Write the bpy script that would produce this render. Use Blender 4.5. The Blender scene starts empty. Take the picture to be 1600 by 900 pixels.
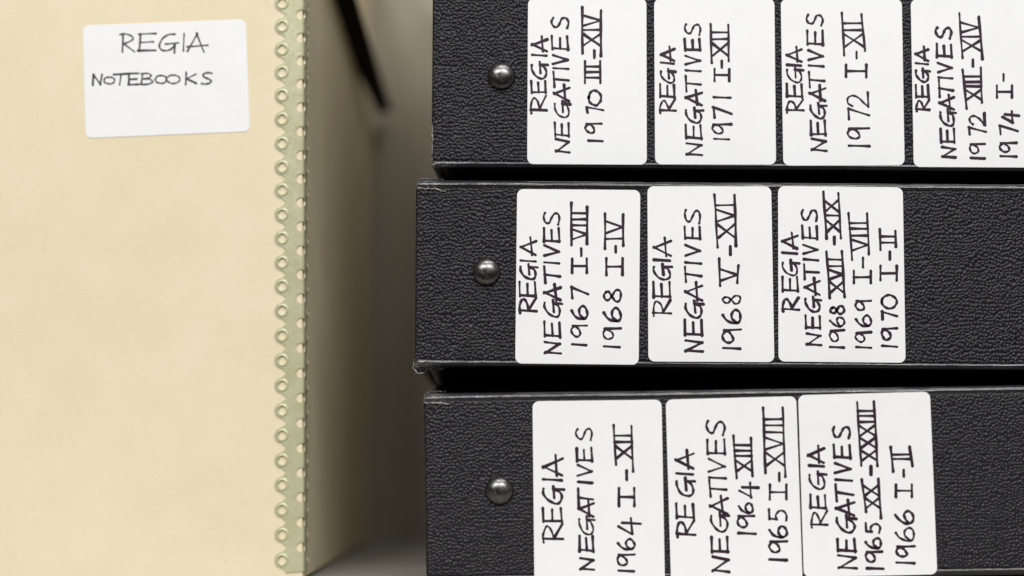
import bpy, bmesh, math, random
import numpy as np
from mathutils import Vector, Matrix
from mathutils.geometry import delaunay_2d_cdt

random.seed(7)
# ------------------------------------------------------------------ camera, world, lamps, exposure
FPX = 3221.0                     # focal length in photo pixels (1600 wide)
VX, VY = 887.0, 669.0            # where the lines running away from the viewer meet
CAMZ = 0.0648
scene = bpy.context.scene
C = scene.collection
cam_d = bpy.data.cameras.new('camera'); cam = bpy.data.objects.new('camera', cam_d); C.objects.link(cam)
cam.location = (0, 0, CAMZ); cam.rotation_euler = (math.radians(90), 0, 0)
cam_d.sensor_width = 36; cam_d.lens = 36 * FPX / 1600
cam_d.shift_x = -(VX - 800) / 1600; cam_d.shift_y = (VY - 450) / 1600
cam_d.clip_start = 0.02; cam_d.clip_end = 50
cam_d.dof.use_dof = True; cam_d.dof.focus_distance = 0.843
cam_d.dof.aperture_fstop = 2.9
scene.camera = cam

w = bpy.data.worlds.new('World'); scene.world = w; w.use_nodes = True
bg = w.node_tree.nodes['Background']
_nt = w.node_tree                 # a plain room: pale above, dimmer floor below
_tc = _nt.nodes.new('ShaderNodeTexCoord'); _sp = _nt.nodes.new('ShaderNodeSeparateXYZ'); _rp = _nt.nodes.new('ShaderNodeValToRGB')
_mr = _nt.nodes.new('ShaderNodeMapRange'); _mr.inputs['From Min'].default_value = -1; _mr.inputs['From Max'].default_value = 1
_nt.links.new(_tc.outputs['Generated'], _sp.inputs[0]); _nt.links.new(_sp.outputs['Z'], _mr.inputs['Value']); _nt.links.new(_mr.outputs['Result'], _rp.inputs['Fac'])
_rp.color_ramp.elements[0].position = .40; _rp.color_ramp.elements[0].color = (.16, .15, .14, 1)
_rp.color_ramp.elements[1].position = .72; _rp.color_ramp.elements[1].color = (.80, .81, .83, 1)
_nt.links.new(_rp.outputs['Color'], bg.inputs['Color']); bg.inputs['Strength'].default_value = 0.20

def lamp(name, loc, target, sx, sy, power, col=(1, 1, 1)):
    d = bpy.data.lights.new(name, 'AREA'); d.shape = 'RECTANGLE'; d.size = sx; d.size_y = sy
    d.energy = power; d.color = col
    o = bpy.data.objects.new(name, d); C.objects.link(o); o.location = loc
    o.rotation_euler = (Vector(target) - Vector(loc)).to_track_quat('-Z', 'Y').to_euler()
    return o
lamp('ceiling_lamp', (0.25, 0.05, 1.75), (0, 0.9, 0.1), 1.5, 0.25, 14.5, (1.0, 0.99, 0.97))
lamp('ceiling_lamp', (0.50, -0.66, 1.15), (0, 0.85, 0.15), 0.9, 0.32, 14.5, (1.0, 0.99, 0.975))
lamp('ceiling_lamp', (-0.85, -0.75, 1.15), (0, 0.9, 0.1), 0.20, 0.12, 10.5, (1.0, 0.98, 0.95))
lamp('ceiling_lamp', (-0.35, -0.85, 1.15), (0, 0.9, 0.1), 0.22, 0.12, 10.5, (1.0, 0.98, 0.95))

vs = scene.view_settings
vs.view_transform = 'Standard'; vs.look = 'None'; vs.gamma = 1; vs.use_curve_mapping = False; vs.exposure = 0.0

# ------------------------------------------------------------------ helpers
def at(px, py, Y):
    return Vector(((px - VX) / FPX * Y, Y, CAMZ + (VY - py) / FPX * Y))

def mesh_obj(name, verts, faces, mat, parent=None, smooth=False, loc=None):
    me = bpy.data.meshes.new(name); me.from_pydata([tuple(v) for v in verts], [], faces); me.update()
    if smooth: me.polygons.foreach_set('use_smooth', [True] * len(me.polygons))
    me.materials.append(mat)
    o = bpy.data.objects.new(name, me); C.objects.link(o)
    if parent: o.parent = parent
    if loc: o.location = loc
    return o

def bm_obj(name, bm, mat, parent=None, smooth=False):
    me = bpy.data.meshes.new(name); bm.to_mesh(me); bm.free()
    if smooth: me.polygons.foreach_set('use_smooth', [True] * len(me.polygons))
    me.materials.append(mat)
    o = bpy.data.objects.new(name, me); C.objects.link(o)
    if parent: o.parent = parent
    return o

def box(name, x0, x1, y0, y1, z0, z1, mat, parent=None, bev=0.0):
    bm = bmesh.new()
    bmesh.ops.create_cube(bm, size=1)
    for v in bm.verts:
        v.co = Vector((x0 + (v.co.x + .5) * (x1 - x0), y0 + (v.co.y + .5) * (y1 - y0), z0 + (v.co.z + .5) * (z1 - z0)))
    if bev: bmesh.ops.bevel(bm, geom=bm.edges[:], offset=bev, segments=2, affect='EDGES', profile=.5)
    return bm_obj(name, bm, mat, parent)

def thing(name, label, cat, loc, group=None, rot=(0, 0, 0)):
    o = bpy.data.objects.new(name, None); C.objects.link(o); o.location = loc; o.rotation_euler = rot
    o.empty_display_size = .02
    o['label'] = label; o['category'] = cat
    if group: o['group'] = group
    return o

# ------------------------------------------------------------------ materials
def new_mat(name, col, rough=.5, metal=0.0, spec=.5):
    m = bpy.data.materials.new(name); m.use_nodes = True
    b = m.node_tree.nodes['Principled BSDF']
    b.inputs['Base Color'].default_value = (*col, 1); b.inputs['Roughness'].default_value = rough
    b.inputs['Metallic'].default_value = metal; b.inputs['Specular IOR Level'].default_value = spec
    return m, m.node_tree, b
def N(nt, kind, **kw):
    n = nt.nodes.new(kind)
    for k, v in kw.items():
        if k in n.inputs: n.inputs[k].default_value = v
        else: setattr(n, k, v)
    return n
def ramp_between(nt, fac, c0, c1, p0, p1):
    r = nt.nodes.new('ShaderNodeValToRGB')
    r.color_ramp.elements[0].position = p0; r.color_ramp.elements[0].color = (*c0, 1)
    r.color_ramp.elements[1].position = p1; r.color_ramp.elements[1].color = (*c1, 1)
    nt.links.new(fac, r.inputs['Fac']); return r
def coords(nt, scale=(1, 1, 1)):
    tc = nt.nodes.new('ShaderNodeTexCoord'); mp = nt.nodes.new('ShaderNodeMapping')
    mp.inputs['Scale'].default_value = scale; nt.links.new(tc.outputs['Object'], mp.inputs['Vector'])
    return mp.outputs['Vector']
def noise(nt, vec, scale, detail=4, rough=.55):
    n = N(nt, 'ShaderNodeTexNoise'); n.inputs['Scale'].default_value = scale
    n.inputs['Detail'].default_value = detail; n.inputs['Roughness'].default_value = rough
    nt.links.new(vec, n.inputs['Vector']); return n.outputs['Fac']
def bump(nt, b, h, dist, strength=1.0):
    n = N(nt, 'ShaderNodeBump'); n.inputs['Distance'].default_value = dist; n.inputs['Strength'].default_value = strength
    nt.links.new(h, n.inputs['Height']); nt.links.new(n.outputs['Normal'], b.inputs['Normal'])

def board_material():
    m, nt, b = new_mat('buff_board', (.78, .68, .46), .85, spec=.2)
    v = coords(nt)
    n1 = noise(nt, v, 38, 5, .6); n2 = noise(nt, coords(nt, (1, 1, 3.0)), 900, 3, .7)
    r1 = ramp_between(nt, n1, (.785, .685, .48), (.825, .735, .54), .30, .70)
    r2 = ramp_between(nt, n2, (.93, .92, .90), (1, 1, 1), .32, .58)
    mx = N(nt, 'ShaderNodeMix', data_type='RGBA', blend_type='MULTIPLY'); mx.inputs['Factor'].default_value = 1
    nt.links.new(r1.outputs['Color'], mx.inputs[6]); nt.links.new(r2.outputs['Color'], mx.inputs[7])
    # a few warm specks
    n3 = noise(nt, v, 210, 2, .5)
    r3 = ramp_between(nt, n3, (1, 1, 1), (.95, .90, .82), .70, .80)
    m2 = N(nt, 'ShaderNodeMix', data_type='RGBA', blend_type='MULTIPLY'); m2.inputs['Factor'].default_value = 1
    nt.links.new(mx.outputs[2], m2.inputs[6]); nt.links.new(r3.outputs['Color'], m2.inputs[7])
    nt.links.new(m2.outputs[2], b.inputs['Base Color'])
    bump(nt, b, n2, .00012, .35)
    return m
def metal_strip_material():
    m, nt, b = new_mat('enamelled_steel', (.47, .49, .30), .36, .15, .6)
    v = coords(nt)
    n1 = noise(nt, v, 120, 4, .6)
    r = ramp_between(nt, n1, (.49, .48, .29), (.58, .57, .385), .3, .7)
    nt.links.new(r.outputs['Color'], b.inputs['Base Color'])
    rr = ramp_between(nt, noise(nt, v, 420, 3), (.22,) * 3, (.38,) * 3, .3, .7)
    nt.links.new(rr.outputs['Color'], b.inputs['Roughness'])
    bump(nt, b, noise(nt, v, 600, 3), .00008, .3)
    return m
def vinyl_material(name, c0, c1, r0, r1, bscale=1800, bdist=.00004, streak=False):
    m, nt, b = new_mat(name, c0, r0, spec=.5)
    v = coords(nt)
    n = noise(nt, v, 260, 4, .6)
    rc = ramp_between(nt, n, c0, c1, .35, .7); colour = rc.outputs['Color']
    # sparse pale dust specks
    dust = ramp_between(nt, noise(nt, v, 1500, 2, .5), (0, 0, 0), (.22, .21, .20), .79, .85)
    ad = N(nt, 'ShaderNodeMix', data_type='RGBA', blend_type='ADD'); ad.inputs['Factor'].default_value = .6
    nt.links.new(colour, ad.inputs[6]); nt.links.new(dust.outputs['Color'], ad.inputs[7]); colour = ad.outputs[2]
    if streak:      # vinyl gone pale where it is stretched round the left corner
        sp = nt.nodes.new('ShaderNodeSeparateXYZ'); nt.links.new(v, sp.inputs[0])
        mr = nt.nodes.new('ShaderNodeMapRange'); mr.inputs['From Min'].default_value = .012; mr.inputs['From Max'].default_value = .0
        nt.links.new(sp.outputs['X'], mr.inputs['Value'])
        ml = N(nt, 'ShaderNodeMath', operation='MULTIPLY'); nt.links.new(mr.outputs['Result'], ml.inputs[0])
        nr = ramp_between(nt, noise(nt, coords(nt, (.5, 1, 1)), 700, 4, .7), (0, 0, 0), (1, 1, 1), .38, .66)
        nt.links.new(nr.outputs['Color'], ml.inputs[1])
        mw = N(nt, 'ShaderNodeMix', data_type='RGBA'); nt.links.new(ml.outputs[0], mw.inputs['Factor'])
        nt.links.new(colour, mw.inputs[6]); mw.inputs[7].default_value = (.17, .165, .165, 1); colour = mw.outputs[2]
    nt.links.new(colour, b.inputs['Base Color'])
    rr = ramp_between(nt, noise(nt, v, 90, 5, .65), (r0,) * 3, (r1,) * 3, .3, .7)
    nt.links.new(rr.outputs['Color'], b.inputs['Roughness'])
    if streak:
        n1 = noise(nt, coords(nt, (.05, 1, 1)), 1500, 4, .6)
        bump(nt, b, n1, .00008, .9)
        b.inputs['Specular IOR Level'].default_value = .75
        rr2 = ramp_between(nt, noise(nt, coords(nt, (.06, 1, 1)), 900, 3), (r0,) * 3, (r1,) * 3, .35, .65)
        nt.links.new(rr2.outputs['Color'], b.inputs['Roughness'])
    else: bump(nt, b, noise(nt, v, bscale, 3), bdist, .6)
    return m
def paper_material():
    m, nt, b = new_mat('label_paper', (.84, .84, .84), .55, spec=.35)
    v = coords(nt)
    r = ramp_between(nt, noise(nt, v, 60, 4), (.825, .83, .845), (.855, .86, .875), .3, .7)
    nt.links.new(r.outputs['Color'], b.inputs['Base Color'])
    bump(nt, b, noise(nt, v, 110, 4), .0002, .25)
    return m
def steel_material():
    m, nt, b = new_mat('rivet_steel', (.42, .42, .43), .22, 1.0)
    v = coords(nt)
    r = ramp_between(nt, noise(nt, v, 420, 5, .7), (.10, .096, .092), (.22, .216, .213), .35, .65)
    nt.links.new(r.outputs['Color'], b.inputs['Base Color'])
    rr = ramp_between(nt, noise(nt, v, 700, 4, .7), (.22,) * 3, (.42,) * 3, .35, .7)
    nt.links.new(rr.outputs['Color'], b.inputs['Roughness'])
    bump(nt, b, noise(nt, v, 500, 4), .00006, .4)
    return m
def wall_material(name, col, k=1.0):
    m, nt, b = new_mat(name, col, .55, .0, .4)
    v = coords(nt)
    r = ramp_between(nt, noise(nt, v, 14, 5), tuple(c * .93 for c in col), tuple(min(1, c * 1.06) for c in col), .3, .7)
    nt.links.new(r.outputs['Color'], b.inputs['Base Color'])
    bump(nt, b, noise(nt, v, 700, 3), .0002, .3)
    return m

M_board = board_material()
M_strip = metal_strip_material()
M_leather = vinyl_material('grained_black_vinyl', (.0080, .0070, .0098), (.0150, .0135, .0175), .33, .46)
M_leather.node_tree.nodes['Principled BSDF'].inputs['Specular IOR Level'].default_value = .34
M_smooth = vinyl_material('smooth_black_vinyl', (.008, .0078, .010), (.015, .0145, .017), .16, .28, streak=True)
M_hem = vinyl_material('worn_black_vinyl', (.05, .045, .038), (.10, .09, .075), .35, .6)
M_fray = vinyl_material('frayed_vinyl', (.12, .115, .105), (.50, .48, .45), .4, .7)
M_paper = paper_material()
M_sheets, _, _ = new_mat('sheet_paper', (.62, .60, .55), .8)
M_ink, _, _b = new_mat('pen_ink', (.024, .008, .020), .5, spec=.3)
M_ink2, _, _b = new_mat('grey_black_ink', (.030, .026, .034), .5, spec=.3)
M_steel = steel_material()
M_wall = wall_material('grey_back_paint', (.325, .285, .215))
M_floor = wall_material('grey_shelf_paint', (.32, .305, .27))
M_black, _, _ = new_mat('matt_black', (.010, .008, .006), .8, spec=.15)

# ------------------------------------------------------------------ setting
YB = 0.872                                    # box front
YW = YB * 1.353                               # back panel
o = box('shelf_floor', -0.60, 0.60, 0.70, YW + .05, -0.004, 0.0, M_floor); o['kind'] = 'structure'
o = box('back_panel', -0.60, 0.60, YW, YW + .004, 0.0005, 0.62, M_wall); o['kind'] = 'structure'

# unidentified black tapered shape slanting in the gap at the back
p1 = at(602, 176, YW - .008); p0 = at(529, 0, .99); p0 = p0 + (p0 - p1) * .5
d = (p1 - p0); sidev = d.cross(Vector((0, 1, 0))).normalized()
wa, wb, th = .0104, .0040, .0008
bm = bmesh.new()
ring = []
for (p, ww) in ((p0, wa), (p0.lerp(p1, .5), (wa + wb) / 2), (p1, wb)):
    ring.append([bm.verts.new(p + sidev * sx * ww + Vector((0, sy * th, 0))) for sx, sy in ((-1, -1), (1, -1), (1, 1), (-1, 1))])
for a, b_ in zip(ring, ring[1:]):
    for i in range(4): bm.faces.new((a[i], a[(i + 1) % 4], b_[(i + 1) % 4], b_[i]))
bm.faces.new(ring[0][::-1]); bm.faces.new(ring[-1])
bmesh.ops.recalc_face_normals(bm, faces=bm.faces[:])
o = bm_obj('diagonal_dark_shape', bm, M_black)
o['label'] = 'blurred black tapered shape slanting down the back panel between the tan box and the binders'; o['category'] = 'strut'

# ------------------------------------------------------------------ labels and handwriting
def catmull(pts, n=6):
    P = [pts[0]] + list(pts) + [pts[-1]]; out = []
    for i in range(1, len(P) - 2):
        a, b, c, d = P[i - 1], P[i], P[i + 1], P[i + 2]
        for k in range(n):
            t = k / n
            out.append(tuple(.5 * ((2 * b[j]) + (-a[j] + c[j]) * t + (2 * a[j] - 5 * b[j] + 4 * c[j] - d[j]) * t * t
                                   + (-a[j] + 3 * b[j] - 3 * c[j] + d[j]) * t ** 3) for j in (0, 1)))
    out.append(tuple(pts[-1])); return out
def ell(cx, cy, rx, ry, a0=0, a1=360, n=16):
    return [(cx + rx * math.cos(math.radians(a0 + (a1 - a0) * k / n)), cy + ry * math.sin(math.radians(a0 + (a1 - a0) * k / n))) for k in range(n + 1)]
# strokes: ('l', points) straight, ('c', points) smooth curve
G = {
 'R': [('l', [(.12, 1.04), (.05, -.06)]), ('c', [(-.12, 1.0), (.35, 1.02), (.80, .90), (.88, .74), (.62, .55), (.10, .42)]), ('l', [(.16, .44), (1.02, -.02)])],
 'E': [('l', [(.12, 1.0), (.06, -.02)]), ('l', [(.02, 1.0), (1.0, 1.03)]), ('l', [(.08, .50), (.86, .53)]), ('l', [(-.02, 0), (.98, .05)])],
 'G': [('c', [(.90, 1.0), (.60, .98), (.22, .72), (.04, .34), (.14, .08), (.42, .0), (.74, .14), (.88, .42)]), ('l', [(.36, .40), (1.08, .46)]), ('l', [(.90, .46), (.86, -.12)])],
 'I': [('l', [(.30, 0), (.62, 1.0)])],
 'A': [('l', [(-.02, -.04), (.50, 1.02)]), ('l', [(.44, 1.02), (.86, -.06)]), ('l', [(-.02, .24), (1.05, .34)])],
 'N': [('l', [(.0, -.03), (.10, .98)]), ('l', [(.04, 1.0), (.82, .02)]), ('l', [(.80, 0), (1.0, 1.0)])],
 'T': [('l', [(.0, .94), (1.05, 1.02)]), ('l', [(.54, .98), (.44, -.02)])],
 'V': [('l', [(.0, 1.0), (.42, .02)]), ('l', [(.40, .02), (1.0, 1.0)])],
 'S': [('c', [(.95, .93), (.62, 1.03), (.22, .90), (.16, .66), (.50, .50), (.86, .36), (.90, .12), (.52, -.02), (.02, .06)])],
 'B': [('l', [(.14, 1.0), (.08, 0)]), ('c', [(.0, 1.0), (.55, 1.0), (.84, .82), (.64, .60), (.14, .52)]), ('c', [(.14, .52), (.70, .50), (1.0, .26), (.66, .04), (-.05, .0)])],
 'O': [('c', ell(.5, .5, .52, .50, 100, 470))],
 'K': [('l', [(.14, 1.05), (.06, -.04)]), ('l', [(.98, .92), (.10, .46)]), ('l', [(.14, .50), (1.0, .05)])],
 '1': [('l', [(.40, 0), (.60, 1.0)])],
 '9': [('c', [(.92, .84), (.60, 1.02), (.20, .92), (.04, .68), (.22, .44), (.58, .50), (.86, .74), (.94, .92)]), ('l', [(.92, .96), (.98, -.02)])],
 '7': [('l', [(.0, .95), (1.0, 1.0)]), ('l', [(.98, 1.02), (.38, -.04)])],
 '0': [('c', ell(.5, .5, .50, .50, 80, 452))],
 '2': [('c', [(.06, .78), (.26, 1.0), (.62, 1.0), (.80, .76), (.60, .44), (.26, .18), (.0, .0)]), ('l', [(.0, .0), (1.05, .04)])],
 '4': [('l', [(.52, 1.0), (.02, .30)]), ('l', [(.0, .30), (1.05, .38)]), ('l', [(.74, .82), (.66, -.12)])],
 '6': [('c', [(.62, 1.02), (.26, .78), (.04, .42), (.10, .12), (.40, -.02), (.80, .08), (.95, .30), (.72, .50), (.36, .46), (.10, .26)])],
 '8': [('c', [(.74, .86), (.50, 1.0), (.20, .90), (.16, .70), (.50, .52), (.92, .30), (.86, .06), (.50, -.02), (.10, .10), (.08, .32), (.46, .52), (.78, .70), (.76, .88)])],
 '5': [('l', [(.20, 1.0), (.10, .56)]), ('l', [(.16, 1.0), (1.0, 1.02)]), ('c', [(.10, .56), (.50, .64), (.86, .44), (.84, .16), (.50, -.02), (.0, .02)])],
 '-': [('l', [(0, .46), (1, .50)])],
}
WID = {'I': .55, 'X': 1.25, 'V': 1.15}

class Ink:
    def __init__(self, wdt): self.v = []; self.f = []; self.w = wdt; self.k = 0
    def stroke(self, pts):
        # pts: list of (x, z) on the label plane
        q = [pts[0]]
        for p in pts[1:]:
            if (p[0] - q[-1][0]) ** 2 + (p[1] - q[-1][1]) ** 2 > 1e-10: q.append(p)
        if len(q) < 2: return
        # subdivide straight runs so the pen can wobble
        r = [q[0]]
        for a, b in zip(q, q[1:]):
            L = math.dist(a, b); n = max(1, int(L / .0018))
            for k in range(1, n + 1): r.append((a[0] + (b[0] - a[0]) * k / n, a[1] + (b[1] - a[1]) * k / n))
        q = r; n = len(q)
        y = -.00002 - .000002 * (self.k % 60); self.k += 1
        wd = self.w * random.uniform(.84, 1.16); ph = random.uniform(0, 6)
        base = len(self.v); tang = []
        for i in range(n):
            a = q[max(0, i - 1)]; b = q[min(n - 1, i + 1)]
            L = math.dist(a, b) or 1; tang.append(((b[0] - a[0]) / L, (b[1] - a[1]) / L))
        for i, (p, t) in enumerate(zip(q, tang)):
            h = wd * .5 * (1 + .19 * math.sin(ph + i * .9) + (.20 if i in (0, n - 1) else 0))
            wob = .00006 * math.sin(ph * 2 + i * .55)
            nx, nz = -t[1], t[0]
            self.v.append((p[0] + nx * (wob + h), y, p[1] + nz * (wob + h)))
            self.v.append((p[0] + nx * (wob - h), y, p[1] + nz * (wob - h)))
        for i in range(n - 1):
            a = base + 2 * i; self.f.append((a, a + 1, a + 3, a + 2))
        for (i, s) in ((0, -1), (n - 1, 1)):            # rounded pen ends
            p, t = q[i], tang[i]; a = base + 2 * i
            h = wd * .5 * 1.12; fan = [a]
            for k in range(1, 5):
                th = math.pi * k / 5
                self.v.append((p[0] + (-t[1]) * h * math.cos(th) + t[0] * s * h * math.sin(th), y,
                               p[1] + t[0] * h * math.cos(th) + t[1] * s * h * math.sin(th)))
                fan.append(len(self.v) - 1)
            fan.append(a + 1); self.f.append(tuple(fan))
    def build(self, parent, mat, text):
        if not self.f: return
        o = mesh_obj('handwriting', self.v, self.f, mat, parent)
        bm = bmesh.new(); bm.from_mesh(o.data)
        bmesh.ops.recalc_face_normals(bm, faces=bm.faces[:])
        for f in bm.faces:
            if f.normal.y > 0: f.normal_flip()
        bm.to_mesh(o.data); bm.free()
        o['label'] = 'line of handwriting reading ' + text
        return o

def write_line(ink, spec, crop, tolocal, vertical=True):
    """spec: (base0, base1, cap0, cap1, items); item = (symbol, start, end[, cap, base]); crop coordinates."""
    b0, b1, c0, c1, items = spec; ox, oy, sc = crop
    s0 = items[0][1]; s1 = items[-1][2]
    def P(a, b):
        return tolocal(ox + b / sc, oy + a / sc) if vertical else tolocal(ox + a / sc, oy + b / sc)
    for it in items:
        sym, ya, yb = it[:3]
        t = ((ya + yb) / 2 - s0) / ((s1 - s0) or 1)
        base = b0 + (b1 - b0) * t; cap = c0 + (c1 - c0) * t
        if len(it) > 3: cap, base = it[3], it[4]
        if sym[0] == '#':
            # numeral with its upper and lower bar
            cs, ce = (cap if isinstance(cap, tuple) else (cap, cap)); bs, be = (base if isinstance(base, tuple) else (base, base))
            yca, ycb, yba, ybb = (it[5] if len(it) > 5 else (ya, yb, ya, yb))
            ink.stroke([P(yca, cs), P(ycb, ce)]); ink.stroke([P(yba, bs), P(ybb, be)])
            syms = sym[1:]; W = [WID[s] for s in syms]; tot = sum(W) + (.5 if len(syms) > 1 else .6)
            x = .25 if len(syms) > 1 else .3
            for s, wd in zip(syms, W):
                u0 = x / tot; u1 = (x + wd) / tot; x += wd
                if len(syms) == 1 and s == 'V': u0, u1 = .12, .72
                def Q(u, v):
                    a = ya + (yb - ya) * u; f = u
                    bb = bs + (be - bs) * f; cc = cs + (ce - cs) * f
                    return P(a, bb + (cc - bb) * v)
                g = (u1 - u0) * .08; j = random.uniform(-.01, .01)
                if s == 'I': m_ = (u0 + u1) / 2 + j; ink.stroke([Q(m_, 0), Q(m_ + j, 1)])
                if s == 'X': ink.stroke([Q(u0 + g, .03), Q(u1 - g, .97)]); ink.stroke([Q(u0 + g, .95), Q(u1 - g, .03)])
                if s == 'V': ink.stroke([Q(u0 + g, .98), Q((u0 + u1) / 2, .04)]); ink.stroke([Q((u0 + u1) / 2, .02), Q(u1 - g, .98)])
            continue
        if sym in 'I1' and ya == yb: 
            sg = 1 if vertical else -1
            ya, yb = ya + 9 * sg, yb - 9 * sg
        if sym == '-': base, cap = (base, base - 1) if len(it) < 4 else (it[3] + 4, it[3] - 4)
        sk = random.uniform(-.04, .04)
        for kind, pts in G[sym]:
            pts = [(u + sk * (v - .5) + random.uniform(-.018, .018), v + random.uniform(-.018, .018)) for u, v in pts]
            if kind == 'c': pts = catmull(pts, 3 if sym in 'O0' else 5)
            ink.stroke([P(ya + (yb - ya) * u, base + (cap - base) * v) for u, v in pts])

def rounded_quad(name, quad, r, thick, mat, parent, curl=0.0):
    """quad: tl, tr, br, bl as (x, z) local; paper sheet with rounded corners, real thickness, front at y = 0"""
    n = 7; out = []
    cs = [Vector(p) for p in quad]
    for i in range(4):
        p = cs[i]; a = (cs[i - 1] - p).normalized(); b = (cs[(i + 1) % 4] - p).normalized()
        for k in range(n):
            th = math.radians(90 * k / (n - 1))
            out.append(p + a * r * (1 - math.sin(th)) + b * r * (1 - math.cos(th)))
    m_ = len(out); cen = sum(out, Vector((0, 0))) / m_
    v = []; f = []
    for k, p in enumerate(out): v.append((p.x, thick * .35, p.y))
    for k, p in enumerate(out):
        q = p + (cen - p).normalized() * thick * .5; v.append((q.x, 0, q.y))
    for k, p in enumerate(out): v.append((p.x, thick, p.y))
    for k in range(m_):
        j = (k + 1) % m_
        f.append((k, j, m_ + j, m_ + k)); f.append((2 * m_ + k, 2 * m_ + j, j, k))
    f.append(tuple(range(m_, 2 * m_))); f.append(tuple(range(3 * m_ - 1, 2 * m_ - 1, -1)))
    bm = bmesh.new(); vv = [bm.verts.new(p) for p in v]
    for q in f: bm.faces.new([vv[i] for i in q])
    bmesh.ops.recalc_face_normals(bm, faces=bm.faces[:])
    return bm_obj(name, bm, mat, parent)

def paper_label(parent, inv, Y, yloc, quad, lines, crop, text, ink_mat=M_ink, pen=.00100, vertical=True, thick=.00016):
    def tolocal(px, py):
        # photo direction carried onto the label's own plane (roll only, so depth stays Y)
        q = inv @ at(px, py, Y); return (q.x, q.z)
    lab = rounded_quad('label', [tolocal(*p) for p in quad], .0026, thick, M_paper, parent)
    lab.location = (0, yloc, 0)
    lab['label'] = text[0]
    for spec, t in zip(lines, text[1]):
        ink = Ink(pen); write_line(ink, spec, crop, tolocal, vertical); ink.build(lab, ink_mat, t)
    return lab

# ------------------------------------------------------------------ tan box
XR = (474 - VX) / FPX * YB
BW, BH, BD = .262, .335, YW - .004 - YB
tan = thing('archive_box', 'tan cardboard archive box with metal edge strip standing left of the black binders', 'box', (XR - BW / 2, YB + BD / 2, 0.0))
inv = Matrix.Translation((-(XR - BW / 2), -(YB + BD / 2), 0))
hx, hy, tk = BW / 2, BD / 2, .0016
box('front_panel', -hx + tk + .0002, hx - .0004, -hy, -hy + tk, .0008, BH, M_board, tan, .0003)
box('side_panel', hx - tk, hx, -hy + tk + .0003, hy - tk - .0003, .0016, BH, M_board, tan, .0003)
box('side_panel', -hx, -hx + tk, -hy + .0003, hy - tk - .0003, .0016, BH, M_board, tan, .0003)
box('rear_panel', -hx + .0003, hx - .0003, hy - tk, hy, .0006, BH, M_board, tan, .0003)
box('bottom_panel', -hx + tk, hx - tk, -hy + tk, hy - tk, .0012, .0028, M_board, tan)
box('lid', -hx - .002, hx + .002, -hy - .002, hy + .002, BH + .0004, BH + .0024, M_board, tan, .0004)

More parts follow.
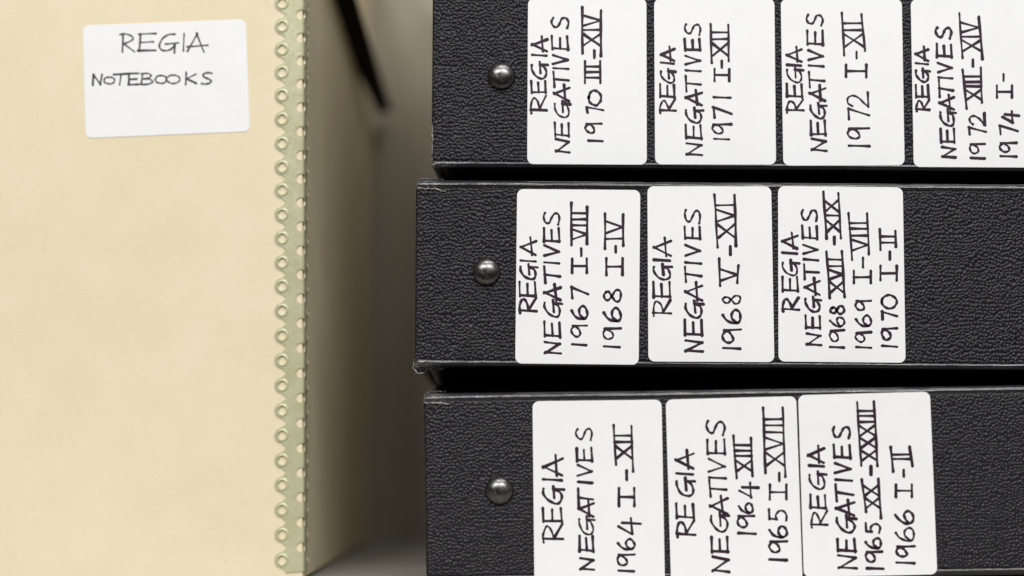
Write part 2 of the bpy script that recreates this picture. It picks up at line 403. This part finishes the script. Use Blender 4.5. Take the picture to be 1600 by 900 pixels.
def edge_strip(sign):
    """sheet-metal angle with scalloped, eyeleted edges; s across the unfolded sheet (mm), t up (mm)"""
    ys = [-292, -256, -220, -184, -148, -112, -76, -31, 5, 41, 77, 113, 149, 186, 224, 261, 297, 335, 372, 410, 447, 485, 524, 563, 602, 641, 680, 719, 757, 796, 835, 875]
    ys = [y for y in ys if True]
    mm = lambda y: (CAMZ + (VY - y) / FPX * YB) * 1000
    ts = sorted(mm(y) for y in ys)
    ts = [t for t in ts if t < BH * 1000 - 4]
    tmin, tmax = mm(895), BH * 1000 - 1
    sc, R, notch = 8.7, 3.3, 7.1
    def in_outer(s, t):
        if t < tmin or t > tmax: return False
        a = abs(s)
        return a < edge_at(t)
    def edge_at(t):
        best = notch
        for c in ts:
            d_ = abs(t - c)
            if d_ <= R: best = max(best, sc + math.sqrt(max(0, R * R - d_ * d_)) - .0)
            if d_ < 5.2:
                # straight flank running to the notch
                k = notch + (sc + 1.4 - notch) * max(0, (5.0 - d_) / 2.7)
                if d_ > R * .82: best = max(best, min(k, sc + 1.9))
        return best
    V = []; E = []
    def loop(pts):
        b = len(V); V.extend(Vector(p) for p in pts); n = len(pts)
        E.extend((b + i, b + (i + 1) % n) for i in range(n))
    tt = set(np.arange(tmin, tmax, .45).tolist() + [tmax])
    tt = sorted(tt)
    loop([(-edge_at(t), t) for t in tt] + [(edge_at(t), t) for t in reversed(tt)])
    holes = []
    def sup(cx, cy, r, p, n):
        out = []
        for k in range(n):
            a = 2 * math.pi * k / n; c, s_ = math.cos(a), math.sin(a)
            rr = r / (abs(c) ** p + abs(s_) ** p) ** (1 / p)
            out.append((cx + rr * c, cy + rr * s_))
        return out
    for c in ts:
        for sg in (-1, 1):
            loop(sup(sg * sc, c, 1.98, 1.5, 20)); holes.append((sg * sc, c, 1.98, 1.5))
    fold = [(a + b) / 2 for a, b in zip(ts, ts[1:])] + [ts[0] - 5.3]
    for c in fold:
        if c - 2 < tmin + .3: continue
        loop(sup(-.75, c, 2.05, 2.0, 22)); holes.append((-.75, c, 2.05, 2.0))
    def in_hole(s, t):
        for (cx, cy, r, p) in holes:
            if abs(t - cy) < 2.2 and (abs(s - cx) ** p + abs(t - cy) ** p) < (r * .997) ** p: return True
        return False
    # support columns so the fold can be round
    for t in np.arange(tmin + .6, tmax - .5, 1.1):
        for s in (-5.5, -3.8, -1.2, -.8, -.4, 0, .4, .8, 1.2, 3.8, 5.5):
            if not any(abs(t - cy) < 2.4 and math.hypot(s - cx, t - cy) < r + .22 for cx, cy, r, p in holes): V.append(Vector((s, float(t))))
    vo, eo, fo, *_ = delaunay_2d_cdt(V, E, [], 0, 1e-5)
    fold_r = .8
    def place(s, t, off):
        # s<0 front flange (facing -y), s>0 side flange (facing +x * sign)
        q = math.pi / 2 * fold_r / 2
        r = fold_r + off
        if s < -q: x = hx - fold_r / 1000 - (-s - q) / 1000; y = -hy - off / 1000
        elif s > q: x = hx + off / 1000; y = -hy + fold_r / 1000 + (s - q) / 1000
        else:
            a = (s + q) / (2 * q) * math.pi / 2
            x = hx - fold_r / 1000 + r / 1000 * math.sin(a); y = -hy + fold_r / 1000 - r / 1000 * math.cos(a)
        return Vector((x * sign, y, t / 1000))
    bm = bmesh.new(); lo = [bm.verts.new(place(p.x, p.y, .08)) for p in vo]; hi = [bm.verts.new(place(p.x, p.y, .50)) for p in vo]
    tri = []; cnt = {}
    for f in fo:
        cx = sum(vo[i].x for i in f) / len(f); cy = sum(vo[i].y for i in f) / len(f)
        if in_hole(cx, cy) or not in_outer(cx, cy): continue
        xs_ = [(vo[i] - vo[j]).length for i in f for j in f]
        if max(xs_) > 4 and all(abs(vo[i].x) > 11 for i in f): continue
        tri.append(f)
        for i in range(len(f)):
            a, b_ = f[i], f[(i + 1) % len(f)]; cnt[(a, b_)] = 1
    for f in tri:
        bm.faces.new([hi[i] for i in f]); bm.faces.new([lo[i] for i in reversed(f)])
    for (a, b_) in list(cnt):
        if (b_, a) not in cnt: bm.faces.new((hi[b_], hi[a], lo[a], lo[b_]))
    for v in [v for v in bm.verts if not v.link_faces]: bm.verts.remove(v)
    bmesh.ops.recalc_face_normals(bm, faces=bm.faces[:])
    so = bm_obj('edge_strip', bm, M_strip, tan)
    # eyelet lips, one shared mesh: rises to a rounded rim round the hole
    v = []; f = []; n = 22
    prof = [(1.80, -.35), (1.82, .16), (1.96, .36), (2.18, .44), (2.42, .38), (2.70, .18), (2.95, -.02)]
    for (r, h) in prof:
        p = 1.5 + (r - 1.80) * .40
        for k in range(n):
            a = 2 * math.pi * k / n; c, s_ = math.cos(a), math.sin(a)
            rr = r / (abs(c) ** p + abs(s_) ** p) ** (1 / p)
            v.append((rr * c / 1000, -h / 1000, rr * s_ / 1000))
    for i in range(len(prof) - 1):
        for k in range(n):
            j = (k + 1) % n; f.append((i * n + k, i * n + j, (i + 1) * n + j, (i + 1) * n + k))
    me = bpy.data.meshes.new('eyelet'); me.from_pydata(v, [], f); me.polygons.foreach_set('use_smooth', [True] * len(f)); me.materials.append(M_strip)
    bm = bmesh.new(); bm.from_mesh(me); bmesh.ops.recalc_face_normals(bm, faces=bm.faces[:])
    if max(bm.faces, key=lambda q: -q.calc_center_median().y).normal.y > 0: bmesh.ops.reverse_faces(bm, faces=bm.faces[:])
    bm.to_mesh(me); bm.free()
    for c in ts:
        for sg in (-1, 1):
            e = bpy.data.objects.new('eyelet', me); C.objects.link(e); e.parent = so
            e.location = place(sg * sc, c, .49)
            if sg > 0: e.rotation_euler = (0, 0, math.radians(90) * sign)
            e.rotation_euler.y = 0
    return so
edge_strip(1); edge_strip(-1)

crop = (100, 0, 4.0)
paper_label(tan, inv, YB, -hy - .0002,
    [(129.5, 40), (384, 30.5), (390.5, 205.5), (134, 216)],
    [(320, 318, 215, 210, [('R', 362, 440), ('E', 465, 575), ('G', 592, 705), ('I', 750, 750), ('A', 772, 895)]),
     (532, 525, 465, 455, [('N', 180, 240), ('O', 252, 316, 482, 525), ('T', 310, 395), ('E', 402, 465), ('B', 480, 556), ('O', 572, 642, 472, 522), ('O', 642, 724, 470, 522), ('K', 755, 828), ('S', 862, 925)])],
    crop, ('white paper label with two handwritten lines reading REGIA NOTEBOOKS', ['REGIA', 'NOTEBOOKS']), M_ink2, .00074, False)

# ------------------------------------------------------------------ binders
def voro(X, Z, seed, cell):
    """distance to first and second nearest jittered-grid points, in cell units"""
    rs = np.random.RandomState(seed); T = 512
    jx = rs.rand(T, T) * .86 + .07; jz = rs.rand(T, T) * .86 + .07
    x = X / cell; z = Z / cell; ix = np.floor(x).astype(int); iz = np.floor(z).astype(int)
    f1 = np.full(X.shape, 9.0); f2 = np.full(X.shape, 9.0)
    for di in (-1, 0, 1, 2, -2):
        for dj in (-1, 0, 1, 2, -2):
            a = (ix + di) % T; b = (iz + dj) % T
            dd = np.hypot(ix + di + jx[a, b] - x, iz + dj + jz[a, b] - z)
            f2 = np.where(dd < f1, f1, np.minimum(f2, dd)); f1 = np.minimum(f1, dd)
    return f1, f2
def vnoise(X, Z, seed, cell):
    rs = np.random.RandomState(seed); T = 256; g = rs.rand(T, T)
    x = X / cell; z = Z / cell; ix = np.floor(x).astype(int); iz = np.floor(z).astype(int)
    fx = x - ix; fz = z - iz; fx = fx * fx * (3 - 2 * fx); fz = fz * fz * (3 - 2 * fz)
    q = lambda a, b: g[(ix + a) % T, (iz + b) % T]
    return (q(0, 0) * (1 - fx) + q(1, 0) * fx) * (1 - fz) + (q(0, 1) * (1 - fx) + q(1, 1) * fx) * fz

def grained_panel(parent, L, z0, z1, seed, cell, depth, soft, res=.00028, xvis=.262):
    xs = np.concatenate([np.arange(0, xvis, res), np.arange(xvis, L + .002, .002)]); xs[-1] = L
    zs = np.arange(z0, z1 + res * .5, res)
    X, Zg = np.meshgrid(xs, zs)
    wx = (vnoise(X, Zg, seed + 1, .0013) - .5) * .0005 + (vnoise(X, Zg, seed + 2, .006) - .5) * .0015
    wz = (vnoise(X, Zg, seed + 3, .0013) - .5) * .0005 + (vnoise(X, Zg, seed + 4, .006) - .5) * .0015
    f1, f2 = voro((X + wx) * 1.12, Zg + wz * 1.0, seed, cell)
    e = f2 - f1
    # neighbouring grains partly run together
    thr = .34 + .26 * vnoise(X, Zg, seed + 5, .0013)
    h = np.clip(e / thr, 0, 1); h = 1 - (1 - h) ** 2
    h = h * (1.0 - .55 * np.clip(f1, 0, 1) ** 2)
    merge = np.clip((vnoise(X, Zg, seed + 6, .0013) - .70) * 4, 0, 1)
    h = np.maximum(h, merge * .58)
    h = h * (1 - soft) + soft * h ** 1.6
    hh = h * (.72 + .28 * vnoise(X, Zg, seed + 7, .0022)) + .08 * (vnoise(X, Zg, seed + 8, .011) - .5)
    Y = depth * (1 - hh)
    Y += .0009 * np.clip(1 - X / .0011, 0, 1) ** 2        # left edge rolls back
    Y += .0003 * (np.clip(1 - (Zg - z0) / .0009, 0, 1) ** 2 + np.clip(1 - (z1 - Zg) / .0009, 0, 1) ** 2)
    nz, nx = X.shape
    co = np.stack([X, Y, Zg], -1).reshape(-1, 3)
    idx = np.arange(nz * nx).reshape(nz, nx)
    a = idx[:-1, :-1].ravel(); b = idx[:-1, 1:].ravel(); c = idx[1:, 1:].ravel(); d_ = idx[1:, :-1].ravel()
    fc = np.stack([a, b, c, d_], 1)
    # thin back plate closing the panel
    nb = len(co); bk = np.array([[0, .0022, z0], [L, .0022, z0], [L, .0022, z1], [0, .0022, z1]])
    co = np.concatenate([co, bk]); fc = np.concatenate([fc, [[nb + 3, nb + 2, nb + 1, nb]],
          np.stack([idx[:-1, 0], idx[1:, 0], np.full(nz - 1, nb + 3), np.full(nz - 1, nb)], 1)])
    me = bpy.data.meshes.new('spine_panel')
    me.vertices.add(len(co)); me.vertices.foreach_set('co', co.ravel().astype(np.float32))
    me.loops.add(fc.size); me.loops.foreach_set('vertex_index', fc.ravel().astype(np.int32))
    me.polygons.add(len(fc)); me.polygons.foreach_set('loop_start', np.arange(0, fc.size, 4, dtype=np.int32))
    me.polygons.foreach_set('loop_total', np.full(len(fc), 4, dtype=np.int32))
    me.polygons.foreach_set('use_smooth', np.ones(len(fc), dtype=bool))
    me.update(calc_edges=True); me.validate(); me.materials.append(M_leather)
    o = bpy.data.objects.new('spine_panel', me); C.objects.link(o); o.parent = parent
    return o

def sweep(name, sections, mat, parent, closed=True, smooth=True):
    """sections: list of rings of equal length"""
    bm = bmesh.new(); rs = [[bm.verts.new(p) for p in s] for s in sections]; n = len(rs[0])
    for a, b in zip(rs, rs[1:]):
        for i in range(n if closed else n - 1): bm.faces.new((a[i], a[(i + 1) % n], b[(i + 1) % n], b[i]))
    if closed: bm.faces.new(rs[0]); bm.faces.new(rs[-1][::-1])
    bmesh.ops.recalc_face_normals(bm, faces=bm.faces[:])
    return bm_obj(name, bm, mat, parent, smooth)

def wob(x, seed):
    return math.sin(x * 61 + seed) * .5 + math.sin(x * 173 + seed * 2.3) * .3 + math.sin(x * 431 + seed * 1.7) * .2

def hinge_strip(parent, L, H, top, seed, swell=0.0):
    sg = 1 if top else -1; zc = H if top else 0
    xs = [0, .0006, .0018] + [.004 + k * .004 for k in range(int((L - .006) / .004))] + [L - .0006, L]
    secs = []
    for x in xs:
        k = math.exp(-x / .022) * swell; wv = wob(x, seed) * .00010
        end = .0010 * max(0, 1 - x / .0016) ** 2
        prof = [(.00075, -.0030 - k * .4), (.00030, -.0027 - k * .3), (.00010, -.0024), (-.00006 - k * .10, -.0020), (.00000 - k * .15, -.0016), (.00012 - k * .15, -.0012),
                (.00030, -.0009), (.00055, -.0006 + k * .1), (.00085, -.00036 + k * .3), (.0013, -.00014 + k * .45), (.0018, .00006 + k * .5), (.0024, .00012 + k * .5), (.0042, .0), (.0060, -.0001), (.0060, -.0022), (.0024, -.0024)]
        secs.append([Vector((x, y + end + wv * .5, zc + sg * (z - end * .7 + wv))) for y, z in prof])
    return sweep('hinge_strip', secs, M_smooth, parent)

def cover(parent, L, H, D, top, fl, fr, seed):
    sg = 1 if top else -1; zc = H if top else 0
    secs = []
    ysamp = [.0064, .012, .022, .036, .052, .070, .090, .14, .20, D - .002, D]
    nx = 20
    for i in range(nx + 1):
        x = .0004 + (L - .0008) * i / nx
        if i == 0: x = .0004
        fx = fl + (fr - fl) * i / nx
        def off(y):
            t = min(1, max(0, (y - .0064) / .080)); return fx * (t * t * (3 - 2 * t))
        outer = [(y, off(y)) for y in ysamp]; inner = [(y, off(y) - .0024) for y in reversed(ysamp)]
        outer[-1] = (D, off(D) - .0008); inner[0] = (D, off(D) - .0016)
        e = .0006 if i in (0, nx) else 0
        secs.append([Vector((x, y, zc + sg * (z - e))) for y, z in outer] + [Vector((x, y, zc + sg * (z + e))) for y, z in inner])
    o = sweep('cover', secs, M_smooth, parent, smooth=False)
    # welded hem along the left end of the cover, on its outer side
    secs = []
    for y in ysamp[:-1]:
        t = min(1, max(0, (y - .0064) / .080)); z = fl * (t * t * (3 - 2 * t))
        secs.append([Vector((.0006, y, zc + sg * (z - .0004))), Vector((.0012, y, zc + sg * (z + .00035))), Vector((.0030, y, zc + sg * (z + .00045))), Vector((.0040, y, zc + sg * (z - .0002)))])
    h = sweep('cover_hem', secs, M_hem, o)
    return o

def rivet(parent, x, z, r=.0057):
    v = []; f = []; n = 40
    prof = [(1.0, -.02), (1.0, .07), (.975, .16), (.90, .27), (.78, .37), (.62, .46), (.45, .52), (.28, .555), (.12, .565)]
    for (q, h) in prof:
        for k in range(n):
            a = 2 * math.pi * k / n; v.append((q * r * math.cos(a), -h * r, q * r * math.sin(a)))
    for i in range(len(prof) - 1):
        for k in range(n):
            j = (k + 1) % n; f.append((i * n + k, i * n + j, (i + 1) * n + j, (i + 1) * n + k))
    v.append((0, -.555 * r, 0)); c = len(v) - 1; b = (len(prof) - 1) * n
    for k in range(n): f.append((b + k, b + (k + 1) % n, c))
    o = mesh_obj('rivet', v, f, M_steel, parent, True, (x, .0004, z))
    return o

def fray(parent, pts, wdt, seed, name='frayed_edge', mat=None):
    """ragged raised thread of torn vinyl following pts"""
    rnd = random.Random(seed); P = []
    for a, b in zip(pts, pts[1:]):
        a, b = Vector(a), Vector(b); n = max(2, int((b - a).length / .0006))
        for k in range(n): P.append(a.lerp(b, k / n))
    P.append(Vector(pts[-1])); secs = []
    for i, p in enumerate(P):
        e = .25 if i in (0, len(P) - 1) else 1
        p = p + Vector((rnd.uniform(-1, 1), 0, rnd.uniform(-1, 1))) * wdt * .45
        r = wdt * e * rnd.uniform(.25, .8)
        dirv = (P[min(i + 1, len(P) - 1)] - P[max(i - 1, 0)]).normalized(); u = dirv.cross(Vector((0, 1, 0)))
        if u.length < .1: u = Vector((1, 0, 0))
        u.normalize(); w_ = dirv.cross(u).normalized()
        secs.append([p + u * r * math.cos(a) + w_ * r * math.sin(a) for a in (0, 1.57, 3.14, 4.71)])
    return sweep(name, secs, mat or M_fray, parent)

def crumple(parent, pts0, pts1, seed, amp, name='torn_vinyl', mat=None):
    """crushed vinyl flap: grid between two edge lines with creases"""
    rnd = random.Random(seed); n = 12; m_ = 5; v = []; f = []
    for i in range(n + 1):
        for j in range(m_ + 1):
            t = i / n * (len(pts0) - 1); k = min(int(t), len(pts0) - 2); u = t - k
            a = Vector(pts0[k]).lerp(Vector(pts0[k + 1]), u); b = Vector(pts1[k]).lerp(Vector(pts1[k + 1]), u)
            p = a.lerp(b, j / m_) + Vector((rnd.uniform(-1, 1), rnd.uniform(-1, 1), rnd.uniform(-1, 1))) * amp
            v.append(p)
    for i in range(n):
        for j in range(m_):
            a = i * (m_ + 1) + j; f.append((a, a + 1, a + m_ + 2, a + m_ + 1))
    o = mesh_obj(name, v, f, mat or M_smooth, parent, False)
    s = o.modifiers.new('thickness', 'SOLIDIFY'); s.thickness = .00035
    return o

L_B, D_B = .322, .284
def binder(label, Y, corner_px, H, roll_deg, seed, cell, depth, soft, flares, rivet_px, labels, group='black ring binders stacked flat', swell=(0, 0)):
    org = at(*corner_px, Y)                    # lower left corner of the spine
    roll = math.radians(roll_deg)              # + = right end lifted
    t = thing('ring_binder', label, 'binder', org, group, (0, -roll, 0))
    inv = (Matrix.Translation(org) @ Matrix.Rotation(-roll, 4, 'Y')).inverted()
    grained_panel(t, L_B, .0028, H - .0028, seed, cell, depth, soft)
    hinge_strip(t, L_B, H, True, seed, swell[0]); hinge_strip(t, L_B, H, False, seed + 9, swell[1])
    (tl, tr), (bl, br) = flares
    cover(t, L_B, H, D_B, True, tl, tr, seed); cover(t, L_B, H, D_B, False, bl, br, seed)
    box('sheet_block', .012, L_B - .014, .045, D_B - .012, .004, H - .004, M_sheets, t)
    q = inv @ at(*rivet_px, Y); rivet(t, q.x, q.z); rivet(t, L_B - q.x, q.z)
    for lab in labels:
        paper_label(t, inv, Y, -.00018, *lab)
    return t, inv

def neg(b0, b1, c0, c1, N_, E1, G_, A_, T_, I_, V_, E2, S_):
    return (b0, b1, c0, c1, [('N', *N_), ('E', *E1), ('G', *G_), ('A', *A_), ('T', *T_), ('I', I_, I_), ('V', *V_), ('E', *E2), ('S', *S_)])
def reg(b0, b1, c0, c1, R_, E_, G_, I_, A_):
    return (b0, b1, c0, c1, [('R', *R_), ('E', *E_), ('G', *G_), ('I', I_, I_), ('A', *A_)])
def T(*lines): return ('white paper label with handwriting reading ' + ' / '.join(lines), list(lines))

B1 = [
 ([(825, -2.5), (1010, -2.5), (1010.7, 257.5), (823.7, 256.5)],
  [reg(112, 118, 34, 40, (604, 520), (505, 437), (430, 342), 298, (277, 202)),
   neg(240, 233, 168, 145, (824, 752), (738, 662), (640, 552), (545, 462), (472, 392), 370, (345, 298), (270, 195), (156, 92)),
   (418, 412, 335, 330, [('1', 762, 762, 342, 420), ('9', 722, 668, 330, 414), ('7', 610, 578, 335, 420), ('0', 570, 490, 345, 412), ('#III', 450, 330, 325, 408), ('-', 312, 272, 375, 375),
     ('#XIV', 268, 62, (312, 310), (411, 412), (290, 38, 305, 58))])],
  (820, 0, 3.46), T('REGIA', 'NEGATIVES', '1970 III-XIV')),
 ([(1022, -2), (1210, -2), (1212.6, 257.5), (1023.5, 257)],
  [reg(152, 145, 74, 78, (592, 528), (520, 447), (442, 372), 335, (322, 252)),
   neg(294, 284, 212, 205, (824, 760), (738, 662), (655, 577), (555, 482), (485, 405), 375, (342, 296), (270, 205), (186, 126)),
   (445, 440, 355, 350, [('1', 738, 738, 360, 440), ('9', 712, 658, 352, 450), ('7', 626, 568, 355, 447), ('1', 517, 517, 356, 445), ('#I', 432, 366, 362, 440), ('-', 360, 322, 400, 400),
     ('#XII', 318, 138, (347, 340), (437, 434), (335, 128, 325, 132))])],
  (1010, 0, 3.396), T('REGIA', 'NEGATIVES', '1971 I-XII')),
 ([(1219.8, -1.5), (1409, -1.5), (1413.5, 258.5), (1223.8, 259)],
  [reg(150, 138, 68, 66, (590, 530), (518, 445), (442, 362), 346, (326, 252)),
   neg(274, 254, 198, 172, (800, 738), (720, 640), (632, 552), (532, 456), (465, 385), 350, (320, 268), (240, 162), (135, 76)),
   (500, 492, 392, 388, [('1', 775, 775, 395, 503), ('9', 738, 680), ('7', 635, 575), ('2', 568, 492), ('#I', 410, 343, 380, 487), ('-', 310, 276, 436, 436),
     ('#XII', 270, 90, (370, 358), (480, 462), (294, 68, 270, 76))])],
  (1210, 0, 3.396), T('REGIA', 'NEGATIVES', '1972 I-XII')),
 ([(1422.8, -1), (1612, -2), (1617, 262), (1427.6, 261)],
  [reg(172, 164, 108, 100, (574, 520), (510, 442), (430, 362), 331, (314, 246)),
   neg(308, 285, 240, 208, (820, 766), (745, 668), (660, 577), (570, 497), (508, 422), 405, (375, 326), (300, 230), (201, 142)),
   (462, 440, 388, 340, [('1', 824, 824, 390, 462), ('9', 802, 748, 385, 462), ('7', 702, 662, 380, 465), ('2', 652, 592, 385, 462),
     ('#XIII', 535, 375, (368, 346), (447, 441), (566, 364, 536, 352)), ('-', 347, 311, 400, 400), ('#XIV', 286, 98, (346, 329), (450, 431), (304, 70, 310, 88))]),
   (630, 600, 540, 530, [('1', 815, 815, 543, 628), ('9', 794, 742, 542, 626), ('7', 700, 655, 540, 630), ('4', 640, 582, 552, 632), ('#I', 510, 445, 525, 603), ('-', 421, 386, 559, 559)])],
  (1400, 0, 3.333), T('REGIA', 'NEGATIVES', '1972 XIII-XIV', '1974 I-')),
]
B2 = [
 ([(808, 295.5), (1000.5, 297), (998, 570), (805, 568)],
  [reg(116, 113, 38, 44, (628, 560), (555, 482), (472, 402), 380, (350, 272)),
   neg(235, 228, 160, 155, (830, 772), (750, 676), (655, 577), (570, 497), (490, 412), 390, (356, 306), (290, 220), (206, 146)),
   (362, 368, 290, 286, [('1', 787, 787), ('9', 750, 692), ('6', 665, 597), ('7', 562, 506), ('#I', 440, 370, 292, 362), ('-', 356, 320, 335, 335),
     ('#VIII', 296, 122, 288, 364, (304, 98, 300, 118))]),
   (524, 532, 444, 446, [('1', 797, 797), ('9', 762, 706), ('6', 676, 606), ('8', 580, 517), ('#I', 450, 368, 458, 536), ('-', 341, 308, 503, 503),
     ('#IV', 305, 165, 451, 539, (324, 150, 308, 155))])],
  (800, 285, 3.103), T('REGIA', 'NEGATIVES', '1967 I-VIII', '1968 I-IV')),
 ([(1011.5, 291), (1205, 291.5), (1210, 566), (1013, 565)],
  [reg(131, 130, 50, 52, (640, 570), (560, 482), (475, 402), 377, (355, 272)),
   neg(288, 274, 205, 203, (820, 766), (744, 666), (660, 580), (570, 487), (485, 412), 390, (355, 302), (276, 214), (200, 132)),
   (472, 468, 388, 378, [('1', 805, 805), ('9', 780, 712), ('6', 686, 616), ('8', 590, 547), ('#V', 495, 385, (373, 368), (456, 462), (502, 368, 488, 402)), ('-', 352, 310, 422, 422),
     ('#XVI', 290, 75, (361, 345), (450, 443), (316, 58, 310, 62))])],
  (1005, 285, 3.103), T('REGIA', 'NEGATIVES', '1968 V-XVI')),
 ([(1215.6, 291), (1410.6, 293), (1415, 567), (1216.3, 565)],
  [reg(132, 122, 58, 52, (620, 560), (530, 457), (455, 382), 342, (320, 248)),
   neg(240, 220, 172, 148, (790, 732), (710, 646), (630, 560), (545, 467), (470, 400), 375, (345, 302), (275, 210), (190, 132)),
   (353, 350, 286, 284, [('1', 800, 800), ('9', 772, 717), ('6', 700, 652), ('8', 640, 597), ('#XVII', 552, 350, (284, 268), (356, 342), (562, 336, 556, 334)), ('-', 301, 263, 306, 306),
     ('#XIX', 258, 68, (268, 253), (338, 325), (274, 46, 272, 52))]),
   (483, 478, 412, 405, [('1', 800, 800), ('9', 775, 727), ('6', 700, 642), ('9', 622, 572), ('#I', 490, 428, 400, 483), ('-', 411, 366, 445, 445),
     ('#VIII', 350, 165, (392, 375), (473, 465), (376, 148, 350, 150))]),
   (610, 606, 537, 535, [('1', 795, 795), ('9', 765, 707), ('7', 665, 624), ('0', 612, 547), ('#I', 475, 404, 530, 608), ('-', 376, 335, 575, 575),
     ('#II', 318, 236, (529, 526), (604, 601), (328, 226, 314, 236))])],
  (1205, 285, 3.103), T('REGIA', 'NEGATIVES', '1968 XVII-XIX', '1969 I-VIII', '1970 I-II')),
]
B3 = [
 ([(832, 627), (1033.7, 624.5), (1039, 912), (835, 914)],
  [reg(183, 182, 93, 90, (724, 646), (635, 562), (545, 462), 425, (404, 308)),
   neg(340, 330, 275, 254, (870, 812), (780, 702), (700, 612), (604, 530), (560, 472), 437, (405, 352), (335, 268), (232, 170)),
   (540, 536, 462, 455, [('1', 875, 875), ('9', 850, 792, 458, 540), ('6', 772, 716), ('4', 695, 617, 462, 560), ('#I', 556, 466, 465, 540), ('-', 426, 378, 503, 503),
     ('#XII', 340, 175, (450, 438), (534, 526), (352, 154, 386, 160))])],
  (820, 615, 3.158), T('REGIA', 'NEGATIVES', '1964 I-XII')),
 ([(1040, 624.5), (1244, 619), (1254, 907), (1048.5, 910)],
  [reg(157, 148, 74, 66, (700, 626), (615, 542), (510, 422), 395, (370, 282)),
   neg(328, 303, 250, 218, (880, 806), (785, 706), (685, 592), (595, 507), (510, 430), 415, (385, 322), (300, 226), (205, 132)),
   (460, 455, 375, 372, [('1', 690, 690), ('9', 662, 602, 372, 450), ('6', 592, 537, 378, 445), ('4', 515, 442, 378, 465), ('#XIII', 400, 228, (366, 350), (445, 436), (418, 206, 408, 218))]),
   (615, 605, 530, 525, [('1', 820, 820), ('9', 785, 727), ('6', 712, 652), ('5', 627, 572), ('#I', 522, 448, 530, 612), ('-', 432, 391, 577, 577),
     ('#XVIII', 378, 90, (508, 497), (606, 593), (392, 70, 412, 68))])],
  (1035, 615, 3.158), T('REGIA', 'NEGATIVES', '1964 XIII', '1965 I-XVIII')),
 ([(1247, 617.5), (1453, 612), (1464.5, 897.5), (1256, 902)],
  [reg(160, 138, 88, 66, (660, 592), (580, 512), (490, 407), 375, (360, 282)),
   neg(300, 265, 215, 188, (865, 802), (785, 722), (695, 617), (610, 540), (545, 467), 443, (410, 362), (340, 275), (245, 187)),
   (424, 400, 346, 330, [('1', 865, 865, 348, 426), ('9', 835, 782, 345, 420), ('6', 772, 717, 345, 416), ('5', 695, 647, 345, 410), ('#XX', 592, 452, (345, 325), (416, 404), (596, 438, 626, 436)), ('-', 418, 376, 369, 369),
     ('#XXXIII', 366, 88, (322, 302), (400, 383), (374, 72, 376, 68))]),
   (577, 560, 492, 480, [('1', 838, 838), ('9', 810, 757), ('6', 735, 667), ('6', 652, 587), ('#I', 525, 464, 488, 563), ('-', 426, 395, 525, 525),
     ('#II', 365, 300, (474, 463), (566, 553), (404, 284, 376, 284))])],
  (1240, 605, 3.052), T('REGIA', 'NEGATIVES', '1965 XX-XXXIII', '1966 I-II')),
]
Y1, Y2, Y3 = .850, .840, .828
b1, inv1 = binder('top black ring binder of the stack, showing four handwritten white labels', Y1, (674, 262), .0748, -.42, 11, .00150, .00078, .0,
                  ((.0005, .0005), (.0030, .0028)), (783, 119), B1, swell=(0, .0002))
b2, inv2 = binder('middle black ring binder with three labels and a torn lower left corner', Y2, (648, 573), .0761, -.38, 23, .00150, .00078, .0,
                  ((.0030, .0028), (.0056, .0022)), (760, 425), B2, swell=(.0008, .0004))
b3, inv3 = binder('bottom black ring binder with three labels reading 1964 to 1966', Y3, (666, 912), .0761, .85, 37, .00142, .00050, .1,
                  ((.0056, .0022), (.0018, .0010)), (780, 767), B3, swell=(.0010, 0))

binder('unseen black ring binder added on top of the stack to shade the box side', .853, (672, -34), .0750, -.42, 53, .00150, .0006, .0,
       ((.0004, .0004), (.0008, .0006)), (775, -170), [], swell=(0, 0))  # extra binder out of view, added so its shadow darkens the box side
# worn and torn corners, following what the corners show
H1, H2, H3 = .0748, .0761, .0761
fray(b1, [(.0003, .0008, .018), (.0004, .0006, .012), (.0001, .0008, .006), (.0004, .0008, .0022)], .00045, 3)
fray(b1, [(.0002, .0006, .0022), (.0012, .0004, .0012), (.0022, .0012, .0004)], .0007, 4)
fray(b2, [(.0006, .0000, H2 - .0033), (.0035, -.0001, H2 - .0036), (.0075, -.0001, H2 - .0034), (.0095, -.0001, H2 - .0042), (.0125, -.0001, H2 - .0048)], .00050, 5)
fray(b2, [(.0004, .0020, H2 + .0004), (.003, .0022, H2 + .0009), (.009, .0024, H2 + .0007), (.0115, .0018, H2 + .0005)], .00045, 6, mat=M_smooth)
fray(b3, [(.0001, .0000, H3 - .0034), (.0035, -.0001, H3 - .0036), (.0070, -.0001, H3 - .0034), (.0100, -.0001, H3 - .0044)], .00055, 7)
fray(b3, [(.0004, .0020, H3 + .0004), (.003, .0022, H3 + .0012), (.009, .0024, H3 + .0010)], .0004, 8, mat=M_smooth)
crumple(b2, [(-.0008, .0006, .0024), (.004, .0000, .0012), (.008, .0002, .0006), (.011, .0012, .0008)],
            [(-.0002, .0030, -.0030), (.004, .0045, -.0018), (.009, .0030, -.0012), (.013, .0020, -.0001)], 5, .00045)
fray(b2, [(-.0004, .0003, .0020), (-.0009, .0010, -.0004), (.0012, .0015, -.0026), (.004, .0020, -.0022)], .00045, 9)
fray(b2, [(-.0002, .0012, .0030), (.0018, .0006, .0014), (.0012, .0012, -.0010)], .0003, 10)
